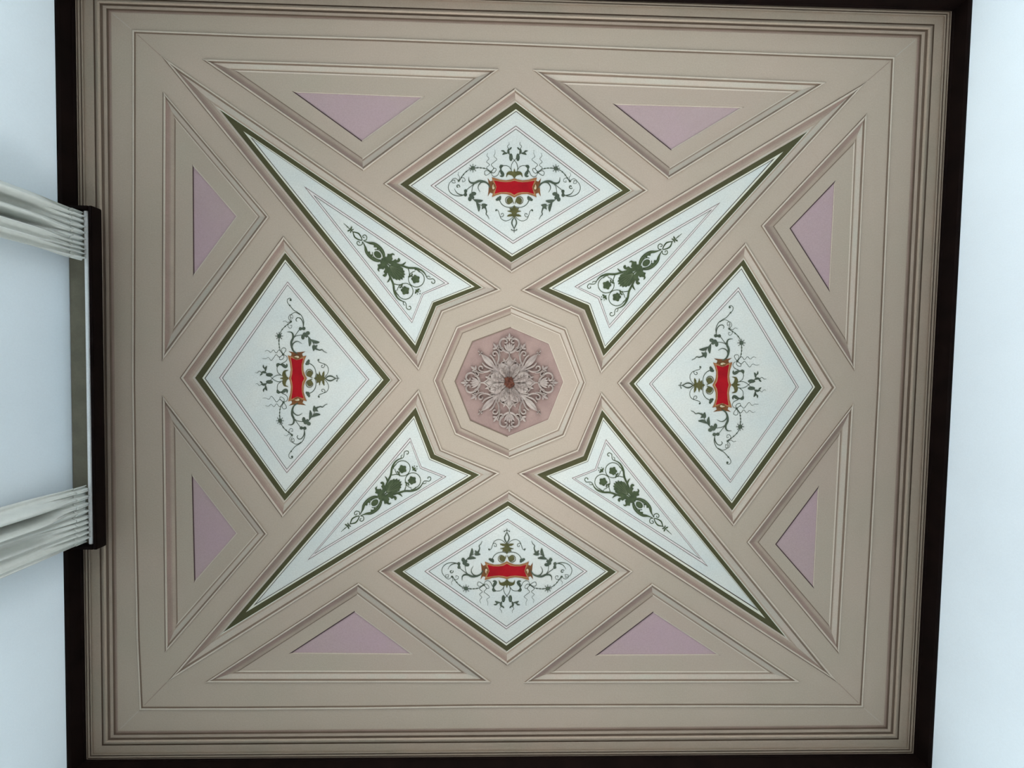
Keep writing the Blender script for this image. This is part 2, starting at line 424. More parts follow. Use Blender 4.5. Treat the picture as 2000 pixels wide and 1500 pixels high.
# ------------------------------------------------------------------ ornament strokes (drawn in a motif's own plane)
def smooth(pts, n=6):
    if len(pts) < 3: return pts
    out = []
    q = [pts[0]] + list(pts) + [pts[-1]]
    for i in range(1, len(q) - 2):
        p0, p1, p2, p3 = q[i - 1], q[i], q[i + 1], q[i + 2]
        for k in range(n):
            t = k / n
            out.append(tuple(0.5 * ((2 * p1[c]) + (-p0[c] + p2[c]) * t + (2 * p0[c] - 5 * p1[c] + 4 * p2[c] - p3[c]) * t * t + (-p0[c] + 3 * p1[c] - 3 * p2[c] + p3[c]) * t ** 3) for c in range(len(p1))))
    out.append(tuple(pts[-1]))
    return out
def spiral(cx, cy, r0, r1, a0, turns, n=18, sgn=1):
    return [(cx + (r0 + (r1 - r0) * i / n) * math.cos(a0 + sgn * 2 * PI * turns * i / n), cy + (r0 + (r1 - r0) * i / n) * math.sin(a0 + sgn * 2 * PI * turns * i / n)) for i in range(n + 1)]
class Art:
    """collects shapes of one painted part: strokes and closed leaves, in motif units"""
    def __init__(self, M, h, thick=0.0010, dome=0.0):
        self.M, self.h, self.th, self.dome = M, h, thick, dome
        self.v, self.f = [], []
        self.n = 0
    def put(self, p, dh=0.0): return P(self.M(p), self.h - (dh + self.n * 0.00007 if dh else 0.0))
    def stroke(self, pts, w0, w1=None, sm=True, mid=None):
        self.n += 1
        pts = smooth(pts) if sm else pts
        n = len(pts); w1 = w0 if w1 is None else w1
        e = len(self.v)
        for i, p in enumerate(pts):
            a = pts[max(0, i - 1)]; b = pts[min(n - 1, i + 1)]
            l = math.hypot(b[0] - a[0], b[1] - a[1]) or 1.0
            nx, ny = -(b[1] - a[1]) / l, (b[0] - a[0]) / l
            t = i / (n - 1)
            w = w0 + (w1 - w0) * t
            if mid: w += (mid - (w0 + w1) / 2) * math.sin(PI * t)
            w = max(w, 0.6) / 2
            l_ = (p[0] + nx * w, p[1] + ny * w); r_ = (p[0] - nx * w, p[1] - ny * w)
            self.v += [self.put(l_), self.put(l_, self.th), self.put(p, self.th + self.dome), self.put(r_, self.th), self.put(r_)]
        for i in range(n - 1):
            for j in range(4):
                a = e + i * 5 + j
                self.f.append([a, a + 1, a + 6, a + 5])
        self.f.append([e + j for j in range(5)]); self.f.append([e + (n - 1) * 5 + j for j in range(5)])
        return self
    def leaf(self, pts, sm=True, n=4):
        self.n += 1
        if sm:
            q = list(pts) + [pts[0]]
            pts = smooth([pts[-1]] + q + [pts[1]], n)[n:-n - 1]
        k = len(pts); e = len(self.v)
        cx = sum(p[0] for p in pts) / k; cy = sum(p[1] for p in pts) / k
        self.v += [self.put(p) for p in pts] + [self.put(p, self.th) for p in pts]
        for i in range(k):
            j = (i + 1) % k
            self.f.append([e + i, e + j, e + k + j, e + k + i])
        if self.dome:
            self.v.append(self.put((cx, cy), self.th + self.dome))
            for i in range(k): self.f.append([e + k + i, e + k + (i + 1) % k, e + 2 * k])
        else:
            for t in tri([pts]): self.f.append([e + k + i for i in t])
        return self
    def disc(self, cx, cy, rx, ry=None, n=14, ph=0.0, lobes=0, amp=0.0):
        ry = ry or rx
        return self.leaf([(cx + rx * (1 + amp * math.cos(lobes * 2 * PI * i / n)) * math.cos(2 * PI * i / n + ph), cy + ry * (1 + amp * math.cos(lobes * 2 * PI * i / n)) * math.sin(2 * PI * i / n + ph)) for i in range(n)], sm=False)
    def almond(self, a, b, w, bend=0.0):
        """pointed leaf from a to b, greatest width w"""
        dx, dy = b[0] - a[0], b[1] - a[1]; l = math.hypot(dx, dy); nx, ny = -dy / l, dx / l
        L, R = [], []
        for i in range(7):
            t = i / 6; s = math.sin(PI * min(1, t * 0.92 + 0.04)) ** 0.8 * w / 2; bo = bend * math.sin(PI * t)
            c = (a[0] + dx * t + nx * bo, a[1] + dy * t + ny * bo)
            L.append((c[0] + nx * s, c[1] + ny * s)); R.append((c[0] - nx * s, c[1] - ny * s))
        return self.leaf(L + R[::-1], sm=False)
    def make(self, name, m, parent, sm=False):
        return obj(name, self.v, self.f, m, parent, smooth=sm)

HF = H + 0.012                     # face of the sunk fields
def mirror(pts, s): return [(p[0] * s, p[1]) for p in pts]

def diamond_motif(root, cpx, u, v, long_tails, greens=('foliage', 'olive_leaf')):
    k = 1 / 5.556
    def Mp(p): return (cpx[0] + (u[0] * p[0] + v[0] * p[1]) * k, cpx[1] + (u[1] * p[0] + v[1] * p[1]) * k)
    A = lambda lift=0.0: Art(Mp, HF - lift)
    G, O = greens
    # cartouche: bronze wings, gold frame, crimson field
    half = [(0, -95), (30, -82), (90, -72), (160, -80), (215, -98), (245, -105), (235, -60), (222, 0), (228, 50), (243, 112), (200, 92), (140, 75), (80, 78), (35, 95), (0, 115)]
    red = [(0, -68), (40, -57), (90, -52), (150, -57), (222, -70), (207, -32), (194, 0), (202, 32), (215, 76), (150, 57), (90, 55), (40, 63), (0, 86)]
    rim = [(x * 1.035 + (2 if x else 0), y * 1.13) for x, y in red]
    full = half + [(-x, y) for x, y in half[-2:0:-1]]
    rfull = red + [(-x, y) for x, y in red[-2:0:-1]]
    for s in (1, -1):
        A().leaf(mirror([(222, -72), (262, -60), (290, -97), (281, -50), (277, 0), (281, 50), (287, 102), (262, 62), (222, 78)], s), sm=False).make('cartouche_wing', 'bronze_paint', root)
    ct = A(0.0010).leaf(full, sm=False).make('cartouche', 'gold_paint', root)
    A(0.0016).leaf(rim + [(-x, y) for x, y in rim[-2:0:-1]], sm=False).make('cartouche_rim', 'pale_gold', ct)
    A(0.0024).leaf(rfull, sm=False).make('cartouche_field', 'crimson', ct)
    for s in (1, -1):
        A(0.0034).leaf(mirror([(228, -30), (240, -5), (236, 22), (222, 26), (214, 8), (224, -4)], s)).make('curl_highlight', 'highlight_paint', ct)
        a = A(0.0034)
        a.stroke(mirror([(236, -34), (212, -24), (203, 4), (214, 32), (236, 34)], s), 5, 3)
        a.make('frame_curl', 'bronze_paint', ct)
    # centre line ornaments
    a = A(0.0008)
    a.leaf([(0, -200), (12, -165), (30, -172), (60, -168), (84, -148), (88, -102), (70, -132), (40, -128), (20, -118), (0, -96), (-20, -118), (-40, -128), (-70, -132), (-88, -102), (-84, -148), (-60, -168), (-30, -172), (-12, -165)], n=3)
    a.make('calyx', O, root)
    for s in (1, -1):
        A().stroke(mirror([(30, -170), (36, -215), (22, -260), (0, -288), (-26, -318)], s), 7, 5).make('stem', G, root)
        a = A(); a.disc(38 * s, -322, 20, 42, ph=0.0); a.make('bud', G, root)
        a = A()
        a.stroke(mirror([(45, -345), (70, -368), (100, -372)], s), 6, 4)
        a.almond((55 * s, -352), (62 * s, -420), 26, 8 * s).almond((72 * s, -366), (132 * s, -350), 26, -8 * s).almond((100 * s, -372), (146 * s, -392), 18, -8 * s).almond((58 * s, -400), (30 * s, -432), 18)
        a.stroke(mirror([(62, -415), (78, -440), (58, -462), (62, -488)], s), 5, 2)
        a.make('flower_sprig', G, root)
        a = A()
        a.stroke(mirror([(38, -190), (62, -222), (100, -232), (132, -222), (150, -196), (160, -160)], s), 6, 6)
        a.leaf(mirror([(118, -232), (150, -240), (164, -215), (150, -190), (132, -170), (140, -200)], s))
        a.leaf(mirror([(108, -132), (118, -160), (150, -188), (152, -150), (140, -128), (158, -120), (140, -106), (118, -112)], s))
        a.stroke(mirror([(160, -175), (180, -130), (212, -112), (240, -124), (250, -152)], s), 6, 4)
        a.make('leaf_scroll', G, root)
        # bow with two ribbons
        a = A()
        a.stroke(mirror([(252, -160), (222, -200), (198, -196), (204, -170), (226, -150), (252, -160)], s), 5, 5)
        a.stroke(mirror([(256, -158), (300, -178), (324, -160), (316, -128), (290, -132), (258, -158)], s), 5, 5)
        a.disc(255 * s, -160, 13)
        a.make('bow', G, root)
        A().stroke(mirror([(248, -168), (226, -205), (252, -240), (222, -268), (190, -300), (222, -330), (210, -364), (212, -404)], s), 5.5, 2).make('ribbon', G, root)
        A().stroke(mirror([(264, -170), (302, -206), (270, -240), (302, -272), (276, -304), (298, -338), (288, -372)], s), 5.5, 2).make('ribbon', G, root)
        # garland and its flower
        a = A()
        a.stroke(mirror([(265, -168), (305, -195), (370, -206), (440, -204), (505, -178), (555, -130), (595, -68)], s), 6, 8)
        for x, y in ((330, -202), (365, -206), (398, -207), (520, -166), (552, -132), (575, -100)): a.disc(x * s, y, 8, n=8)
        a.make('garland', G, root)
        a = A(0.0006)
        a.disc(450 * s, -203, 26, n=24, lobes=8, amp=0.38)
        for q in range(8): a.disc(450 * s + 40 * math.cos(q * PI / 4), -203 + 40 * math.sin(q * PI / 4), 5, n=6)
        a.make('flower', G, root)
        # bow at the end of the garland
        a = A()
        a.stroke(mirror([(604, -66), (570, -98), (540, -90), (536, -62), (562, -54), (560, -76)], s), 5, 4)
        a.stroke(mirror([(606, -66), (640, -92), (676, -74), (672, -44), (640, -44), (650, -66)], s), 5, 4)
        a.stroke(mirror([(604, -70), (594, -104), (612, -130), (602, -160)], s), 5, 2)
        a.disc(604 * s, -64, 12)
        a.make('bow', G, root)
        # side branch of acanthus leaves
        a = A(0.0006)
        a.stroke(mirror([(262, 10), (290, -36), (335, -58), (385, -62), (430, -42), (470, -44), (492, -66), (494, -108)], s), 10, 2, mid=24)
        a.stroke(mirror([(318, -56), (360, -48), (388, -16), (392, 18), (370, 58)], s), 18, 2)
        a.make('acanthus', G, root)
        a = A()
        a.stroke(mirror([(425, -42), (450, -6), (458, 30), (462, 66)], s), 7, 6)
        a.stroke(mirror([(430, -44), (462, -12), (500, 18), (530, 46)], s), 7, 6)
        a.make('stem', G, root)
        a = A(0.0005); a.leaf(mirror([(524, 26), (545, 38), (540, 66), (548, 92), (530, 106), (512, 90), (518, 66), (510, 44)], s)); a.make('leaf', G, root)
        a = A(0.0005)
        a.disc(440 * s, 74, 28, 20).disc(466 * s, 96, 24, 26).disc(482 * s, 132, 20, 24).disc(452 * s, 116, 18, 16)
        a.make('leaf_cluster', G, root)
        a = A(0.0005)
        a.stroke(mirror([(462, 110), (438, 142), (400, 176), (360, 200), (318, 214)], s), 7, 5)
        a.almond((442 * s, 140), (340 * s, 150), 36, -10 * s).almond((412 * s, 168), (384 * s, 268), 34, 12 * s)
        a.leaf(mirror([(352, 186), (322, 182), (290, 196), (308, 214), (300, 240), (330, 232), (352, 244), (350, 214)], s))
        a.stroke(mirror([(312, 232), (300, 268), (306, 296), (286, 318), (272, 352)], s), 14, 3)
        a.make('leaf_spray', G, root)
        if not long_tails:
            a = A()
            a.stroke(mirror([(536, 80), (580, 98), (636, 96), (690, 68), (716, 16), (706, -34), (676, -66), (640, -72)], s), 9, 4)
            a.stroke(mirror([(556, 92), (606, 78), (634, 52), (650, 20)], s), 12, 3)
            a.stroke(spiral(612 * s, -4, 22, 6, 0.5, 0.9, sgn=s), 8, 12, sm=False)
            a.make('tendril', G, root)
        else:
            a = A()
            a.stroke(mirror([(536, 74), (570, 84), (612, 84), (668, 58), (704, 10), (724, -28), (768, -70), (800, -98), (832, -104), (852, -84), (846, -60), (828, -56)], s), 9, 5)
            a.stroke(mirror([(676, 44), (700, -8), (686, -52), (650, -72), (620, -60)], s), 6, 4)
            a.stroke(mirror([(560, 82), (606, 72), (640, 44), (644, 10), (622, -6), (606, 6)], s), 12, 6)
            a.disc(834 * s, -66, 12, n=10); a.disc(776 * s, -76, 9, n=8)
            a.make('tendril', G, root)
        # volutes and finial on the side of the rosette
        a = A(0.0006); a.disc(50 * s, 148, 34); a.stroke(mirror([(8, 180), (16, 150), (30, 118), (60, 104), (90, 122), (94, 156), (74, 182), (48, 184)], s), 8, 6); a.make('volute', O, root)
        a = A()
        a.stroke(mirror([(6, 212), (50, 222), (100, 212), (138, 184), (158, 148)], s), 6, 8)
        a.disc(166 * s, 128, 24, 20).disc(186 * s, 138, 16, 14).disc(154 * s, 112, 14, 14)
        a.make('leaf_scroll', G, root)
        a = A()
        a.stroke(mirror([(12, 322), (50, 356), (96, 368), (140, 346), (160, 300), (172, 262), (196, 244), (204, 262)], s), 5, 6)
        a.stroke(mirror([(156, 310), (140, 326), (116, 312), (118, 290), (136, 288), (140, 302)], s), 5, 6)
        a.disc(196 * s, 256, 8, n=8)
        a.make('tendril', G, root)
    a = A(0.0008)
    a.leaf([(0, 196), (16, 224), (52, 232), (40, 252), (76, 262), (34, 276), (26, 292), (52, 296), (78, 318), (40, 320), (14, 318), (0, 338), (-14, 318), (-40, 320), (-78, 318), (-52, 296), (-26, 292), (-34, 276), (-76, 262), (-40, 252), (-52, 232), (-16, 224)], n=3)
    a.make('calyx', O, root)
    a = A(0.0006)
    a.stroke([(0, 330), (20, 362), (24, 400), (0, 452)], 8, 7, mid=14); a.stroke([(0, 330), (-20, 362), (-24, 400), (0, 452)], 8, 7, mid=14)
    a.stroke([(0, 444), (0, 498)], 8, 4, sm=False); a.stroke([(-26, 466), (0, 476), (26, 466)], 6, 6); a.disc(-28, 464, 7, n=8); a.disc(28, 464, 7, n=8)
    a.make('finial', G, root)

def kite_motif(root, p0, p1):
    dx, dy = p1[0] - p0[0], p1[1] - p0[1]
    L = math.hypot(dx, dy); k = L / 1291.0
    ax = (dx / L, dy / L); an = (-ax[1], ax[0])
    def Mp(p): return (p0[0] + (ax[0] * p[0] + an[0] * p[1]) * k, p0[1] + (ax[1] * p[0] + an[1] * p[1]) * k)
    A = lambda lift=0.0: Art(Mp, HF - lift)
    G = 'fern_leaf'
    ms = lambda pts, s: [(p[0], p[1] * s) for p in pts]
    a = A()
    for s_, r in ((0, 5), (18, 6), (38, 7), (60, 9)): a.disc(s_, 0, r * 1.5, r * 0.8, n=8)
    a.stroke([(60, 0), (170, 0)], 8, 8, sm=False)
    for s in (1, -1): a.almond((112, 0), (96, 44 * s), 20).almond((122, 0), (140, 34 * s), 16)
    a.make('spike', G, root)
    for s in (1, -1):
        a = A(); a.stroke(ms([(156, 0), (190, 22), (224, 34), (270, 26), (318, 2)], s), 10, 10, mid=18); a.make('lozenge', G, root)
        a = A(); a.stroke(ms([(330, 8), (352, 40), (330, 76), (296, 76), (284, 50), (302, 38), (316, 50)], s), 11, 9); a.make('curl', G, root)
        a = A(0.0005)
        a.leaf(ms([(330, 6), (390, 40), (450, 88), (530, 106), (610, 96), (668, 62), (690, 20), (640, 40), (590, 52), (560, 64), (540, 44), (520, 60), (490, 38), (470, 56), (430, 34), (390, 20)], s), n=3)
        bl_ = a.make('bud_leaf', G, root)
        a = A(0.0016); a.stroke(ms([(380, 30), (450, 70), (530, 86), (600, 78), (650, 54)], s), 4, 7); a.make('leaf_vein', 'pale_fern', bl_)
        a = A()
        a.stroke(ms([(520, 20), (548, 48), (592, 56), (640, 40), (676, 14)], s), 9, 7)
        a.make('stem', G, root)
        a = A(0.0006)
        a.leaf(ms([(690, 10), (700, 60), (680, 96), (704, 112), (724, 148), (760, 146), (736, 128), (752, 104), (776, 90), (770, 60), (748, 20)], s), n=3)
        a.leaf(ms([(730, 10), (764, 60), (792, 76), (800, 112), (828, 118), (820, 154), (856, 150), (862, 116), (846, 90), (872, 70), (850, 34), (800, 20)], s), n=3)
        a.make('acanthus', G, root)
        a = A(0.0004)
        a.stroke(ms([(800, 40), (862, 82), (930, 112), (1003, 146), (1076, 206), (1150, 236), (1210, 236), (1268, 214)], s), 16, 6, mid=26)
        a.almond((890, 92 * s), (928, 182 * s), 22, -14 * s)
        a.make('branch', G, root)
        a = A()
        a.stroke(ms([(1000, 140), (1050, 110), (1088, 84)], s), 12, 6)
        a.stroke([(1178 + 104 * math.cos(q), s * (108 + 104 * math.sin(q))) for q in [1.9 - i * 0.3 for i in range(20)]], 9, 8, sm=False)
        a.stroke(ms([(1080, 180), (1100, 200), (1150, 206)], s), 10, 14)
        a.make('volute', G, root)
        a = A(0.0006); a.disc(1172, 100 * s, 52, n=30, lobes=5, amp=0.14); a.stroke(ms([(1130, 100), (1090, 88), (1062, 92)], s), 12, 8)
        a.almond((1104, 92 * s), (1092, 128 * s), 20).almond((1100, 90 * s), (1080, 54 * s), 20)
        a.make('rose', G, root)
        a = A()
        a.stroke(ms([(1262, 214), (1290, 216), (1312, 232), (1340, 258), (1376, 250), (1384, 222), (1360, 208), (1346, 222)], s), 8, 10)
        a.stroke(ms([(1250, 222), (1276, 248), (1300, 244)], s), 9, 5)
        a.make('curl', G, root)
    a = A(); a.disc(592, 0, 56, 40); a.make('bud', G, root)
    a = A(0.0008); a.disc(716, 0, 48, 56, n=24, lobes=6, amp=0.16); a.make('calyx', G, root)
    fan = []
    for i in range(15):
        an_ = -1.25 + 2.5 * i / 14
        r = 150 if i % 2 == 0 else 126
        fan.append((905 + r * math.cos(an_), 98 * math.sin(an_) * (1.0 if i % 2 == 0 else 0.93)))
    a = A(0.0006); a.leaf([(800, -6)] + [(860, -70)] + fan + [(860, 70)] + [(800, 6)], n=3); a.stroke([(745, 0), (800, 0)], 20, 12, sm=False); fl_ = a.make('fan_leaf', G, root)
    a = A(0.0017)
    for w in (-62, -32, 0, 32, 62): a.stroke([(815, w * 0.12), (880, w * 0.5), (1020 - abs(w) * 0.8, w)], 7, 3)
    a.make('leaf_vein', 'pale_fern', fl_)
    a = A(0.0004)
    a.almond((1262, 0), (1318, 0), 30).almond((1282, 0), (1296, 44), 24).almond((1282, 0), (1296, -44), 24)
    for s in (1, -1): a.disc(1320, 26 * s, 7, n=7)
    a.disc(1342, 0, 8, n=7)
    a.make('trefoil', G, root)

# ------------------------------------------------------------------ mouldings
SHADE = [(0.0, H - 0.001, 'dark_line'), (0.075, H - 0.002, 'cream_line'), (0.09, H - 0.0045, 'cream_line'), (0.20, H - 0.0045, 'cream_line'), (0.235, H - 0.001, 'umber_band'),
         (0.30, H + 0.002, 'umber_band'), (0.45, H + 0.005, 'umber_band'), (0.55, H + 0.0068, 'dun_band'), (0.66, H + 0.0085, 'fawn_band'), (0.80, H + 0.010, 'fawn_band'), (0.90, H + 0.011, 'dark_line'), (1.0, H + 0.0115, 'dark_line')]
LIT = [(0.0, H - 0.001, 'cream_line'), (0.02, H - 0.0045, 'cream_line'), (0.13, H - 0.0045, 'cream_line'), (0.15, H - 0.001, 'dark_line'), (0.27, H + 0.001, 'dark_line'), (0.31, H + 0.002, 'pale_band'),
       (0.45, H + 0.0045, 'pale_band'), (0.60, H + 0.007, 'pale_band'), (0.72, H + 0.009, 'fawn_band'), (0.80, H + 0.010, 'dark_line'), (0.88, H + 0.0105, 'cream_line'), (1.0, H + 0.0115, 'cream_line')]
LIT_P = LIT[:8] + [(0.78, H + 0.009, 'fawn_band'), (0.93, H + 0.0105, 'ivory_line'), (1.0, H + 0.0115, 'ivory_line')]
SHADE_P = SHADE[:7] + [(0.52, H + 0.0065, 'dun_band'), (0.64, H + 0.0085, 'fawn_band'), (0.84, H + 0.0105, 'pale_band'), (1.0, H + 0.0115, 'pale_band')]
def mouldings(root, A, B, lit, shade, name='moulding'):  # trompe-l'oeil: light and shade painted into the bands by facing side
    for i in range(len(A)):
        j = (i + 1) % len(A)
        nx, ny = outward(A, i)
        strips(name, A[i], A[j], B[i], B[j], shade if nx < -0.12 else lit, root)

def triangle_panel(key, label):
    A, B, C = TRI[key]
    loc = P(centre(A), H)
    r = thing('triangular_panel', label, 'ceiling panel', loc, 'lilac triangular panels')
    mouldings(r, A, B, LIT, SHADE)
    slab('surround', B, HF, 0.010, 'stone_plaster', r, [C])
    slab('lilac_field', C, HF + 0.004, 0.006, 'lilac_paint', r)
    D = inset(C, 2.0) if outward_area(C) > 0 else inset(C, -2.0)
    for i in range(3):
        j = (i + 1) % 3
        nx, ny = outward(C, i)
        slab('edge_line', [C[i], C[j], D[j], D[i]], HF + 0.0015, 0.003, 'plum_line' if nx < -0.12 else 'cream_line', r)  # dark line paints the shaded edge, cream the lit ones
    return r
def outward_area(poly): return sum(poly[k][0] * poly[(k + 1) % len(poly)][1] - poly[(k + 1) % len(poly)][0] * poly[k][1] for k in range(len(poly)))
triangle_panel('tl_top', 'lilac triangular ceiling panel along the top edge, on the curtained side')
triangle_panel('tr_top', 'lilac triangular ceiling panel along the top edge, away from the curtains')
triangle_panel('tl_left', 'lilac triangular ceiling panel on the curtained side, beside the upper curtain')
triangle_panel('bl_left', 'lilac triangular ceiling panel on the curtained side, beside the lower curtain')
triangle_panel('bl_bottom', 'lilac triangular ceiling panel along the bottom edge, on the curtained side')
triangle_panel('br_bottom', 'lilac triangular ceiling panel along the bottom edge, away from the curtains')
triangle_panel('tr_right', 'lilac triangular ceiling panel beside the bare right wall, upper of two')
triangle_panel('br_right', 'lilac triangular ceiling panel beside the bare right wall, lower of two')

def painted_panel(name, polys, label, group):
    A, G0, G1, Ln, Q0, Q1 = polys
    loc = P(centre(A), H)
    r = thing(name, label, 'ceiling panel', loc, group)
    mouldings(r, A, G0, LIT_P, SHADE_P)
    slab('white_field', lerp_poly(G0, G1, 0.5), HF, 0.008, 'white_field', r)
    ring('green_border', G0, G1, HF - 0.0012, 0.003, 'olive_border', r)
    L1 = lerp_poly(G1, Ln, 0.72)
    ring('ivory_line', G1, L1, HF - 0.0008, 0.0008, 'ivory_line', r)
    ring('hairline', L1, lerp_poly(G1, Ln, 1.0), HF - 0.0010, 0.0010, 'hairline', r)
    a, b = lerp_poly(Q0, Q1, 0.18), lerp_poly(Q0, Q1, 0.83)
    ring('hairline', Q0, a, HF - 0.0010, 0.0010, 'red_hairline', r)
    ring('blush_line', a, b, HF - 0.0006, 0.0006, 'blush_line', r)
    ring('hairline', b, Q1, HF - 0.0010, 0.0010, 'hairline', r)
    return r
GD = 'white diamond panels with red cartouches'
r = painted_panel('diamond_panel', DIA['top'], 'white diamond panel with red cartouche at the top, finial pointing down to the rosette', GD)
diamond_motif(r, (1004.5, 365.2), (1, 0.004), (-0.004, 1), False)
r = painted_panel('diamond_panel', DIA['bottom'], 'white diamond panel with red cartouche at the bottom, finial pointing up to the rosette', GD)
diamond_motif(r, (990.0, 1115.5), (0.985, 0.0), (0.0, -0.93), False)
r = painted_panel('diamond_panel', DIA['left'], 'white diamond panel with upright red cartouche nearest the curtains', GD)
diamond_motif(r, (580.0, 739.0), (0.01, 1.02), (0.93, 0.0), True)
r = painted_panel('diamond_panel', DIA['right'], 'white diamond panel with upright red cartouche nearest the bare right wall', GD)
diamond_motif(r, (1411.5, 752.0), (-0.015, 1.01), (-0.97, 0.01), True)
GK = 'white dart panels with green scrolls'
for key, lab, a, b in (('tl', 'white dart-shaped panel with green scrolls pointing to the top left corner', (672.2, 437.2), (814.7, 568.5)),
                       ('tr', 'white dart-shaped panel with green scrolls pointing to the top right corner', (1331, 457), (1181, 580)),
                       ('bl', 'white dart-shaped panel with green scrolls pointing to the bottom left corner', (667, 1037.7), (808.7, 916)),
                       ('br', 'white dart-shaped panel with green scrolls pointing to the bottom right corner', (1311, 1043), (1175, 919))):
    r = painted_panel('dart_panel', KITE[key], lab, GK)
    kite_motif(r, a, b)

# ------------------------------------------------------------------ octagon with the stucco rosette
r = thing('rosette_panel', 'octagonal mauve panel with grey stucco rosette at the centre of the ceiling', 'ceiling rosette', P((995, 747), H))
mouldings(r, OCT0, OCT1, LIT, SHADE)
slab('surround', OCT1, HF, 0.010, 'tan_plaster', r, [OCT2])
slab('mauve_field', OCT2, HF + 0.004, 0.006, 'mauve_field', r)
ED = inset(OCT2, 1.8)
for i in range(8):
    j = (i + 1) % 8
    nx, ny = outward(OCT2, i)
    slab('edge_line', [OCT2[i], OCT2[j], ED[j], ED[i]], HF + 0.0015, 0.003, 'dark_line' if nx < 0.12 else 'cream_line', r)  # painted shade on some edges, painted light on the rest
RC = (995.0, 747.5); RF = HF + 0.004
def polar_map(ang, sx=1.0):
    c, s = math.cos(ang), math.sin(ang)
    def Mp(p):      # p = (across, outward) in fifths of a pixel
        x, y = p[0] / 5.0, p[1] / 5.0
        return (RC[0] + (c * y - s * x) * 0.985, RC[1] + (s * y + c * x))
    return Mp
def acanthus(ang, length, width, lift):
    """cupped leaf, broad and lobed towards its end, with a sunk midrib and raised veins"""
    Mp = polar_map(ang)
    n = 14; vs, fs = [], []
    qs = (-1, -0.72, -0.36, 0, 0.36, 0.72, 1); nq = len(qs)
    def surf(q, t):
        body = (0.34 + 0.66 * min(1.0, t / 0.55)) * (1.0 if t < 0.62 else math.sqrt(max(0.02, 1 - ((t - 0.62) / 0.38) ** 2)))
        wv = width * body * (1.0 + 0.09 * math.cos(t * 2 * PI * 4.2))
        y = 34 + length * t
        rise = 0.005 + 0.017 * math.sin(PI * (0.08 + 0.72 * t)) + lift
        dz = rise * (1 - 0.80 * abs(q) ** 2.2) * (0.72 if q == 0 else 1.0)
        return P(Mp((q * wv / 2, y - 10 * abs(q))), RF - max(0.0006, dz))
    for i in range(n + 1):
        for q in qs: vs.append(surf(q, i / n))
    for i in range(n):
        for j in range(nq - 1):
            a = i * nq + j; fs.append([a, a + 1, a + nq + 1, a + nq])
    k = len(vs)
    for i in range(n + 1):
        for q in (0, nq - 1):
            v = vs[i * nq + q]; vs.append(Vector((v.x, v.y, CAMZ + RF)))
    for i in range(n):
        fs.append([i * nq, (i + 1) * nq, k + (i + 1) * 2, k + i * 2]); fs.append([i * nq + nq - 1, (i + 1) * nq + nq - 1, k + (i + 1) * 2 + 1, k + i * 2 + 1])
    fs.append([n * nq + j for j in range(nq)] + [k + 2 * n + 1, k + 2 * n])
    o = obj('acanthus_leaf', vs, fs, 'grey_stucco', r)
    a = Art(Mp, RF - 0.018 - lift, 0.002, 0.002)
    for s in (1, -1):
        for y in (84, 116, 148): a.stroke([(3 * s, y), (width * 0.16 * s, y + 16), (width * 0.30 * s, y + 20)], 6, 3)
    a.make('leaf_vein', 'warm_stucco', o)
for q in range(8):
    acanthus(PI / 8 + q * PI / 4, 178 if q % 2 else 170, 112, 0.003 if q % 2 else 0.0)
for q in range(4):
    Mp = polar_map(q * PI / 2)
    A = lambda: Art(Mp, RF, 0.005, 0.006)
    a = A()
    a.stroke([(0, 120), (0, 290)], 16, 12, sm=False)
    for s in (1, -1):
        a.stroke([(0, 250), (30, 215), (70, 200), (92, 176)], 17, 10) if s == 1 else a.stroke([(0, 250), (-30, 215), (-70, 200), (-92, 176)], 17, 10)
    a.make('palmette_stem', 'grey_stucco', r)
    a = A()
    for s in (1, -1):
        a.stroke(mirror([(4, 292), (40, 305), (80, 340), (96, 380), (84, 416), (50, 430), (24, 414), (28, 392), (48, 392)], s), 20, 16)
        a.stroke(mirror([(8, 440), (26, 428), (50, 432)], s), 14, 10)
    a.make('palmette_loop', 'grey_stucco', r)
    a = A()
    for w in (-2, -1, 0, 1, 2): a.almond((w * 5, 302), (w * 25, 392 - abs(w) * 10), 27)
    a.make('palmette_fan', 'grey_stucco', r)
    a = A()
    a.almond((0, 405), (0, 482), 26).almond((0, 425), (32, 450), 18).almond((0, 425), (-32, 450), 18)
    a.make('fleuron', 'grey_stucco', r)
for q in range(4):
    Mp = polar_map(PI / 4 + q * PI / 2)
    A = lambda: Art(Mp, RF, 0.005, 0.006)
    a = A()
    a.almond((0, 205), (0, 385), 60)
    a.stroke([(0, 230), (0, 370)], 10, 6, sm=False)
    a.stroke([(0, 370), (0, 432)], 10, 6, sm=False); a.disc(-12, 404, 9, n=8); a.disc(12, 404, 9, n=8); a.disc(0, 432, 8, n=8)
    a.make('spear', 'grey_stucco', r)
    for s in (1, -1):
        a = A()
        a.stroke(mirror([(20, 190), (40, 240), (56, 290), (52, 330)], s), 19, 12)
        a.stroke(mirror([(34, 215), (84, 235), (118, 270), (122, 306), (98, 322), (80, 302), (92, 286)], s), 17, 14)
        a.make('scroll', 'grey_stucco', r)
        a = A()
        a.stroke(mirror([(112, 250), (140, 280), (150, 320)], s), 14, 9)
        a.almond((146 * s, 312), (158 * s, 382), 26).almond((146 * s, 326), (186 * s, 342), 20).almond((146 * s, 326), (116 * s, 354), 20)
        a.make('fleuron', 'grey_stucco', r)
        a = A(); a.stroke([(p[0], p[1]) for p in spiral(176 * s, 290, 30, 8, PI / 2, 1.1, sgn=s)], 14, 14, sm=False); a.make('scroll', 'grey_stucco', r)
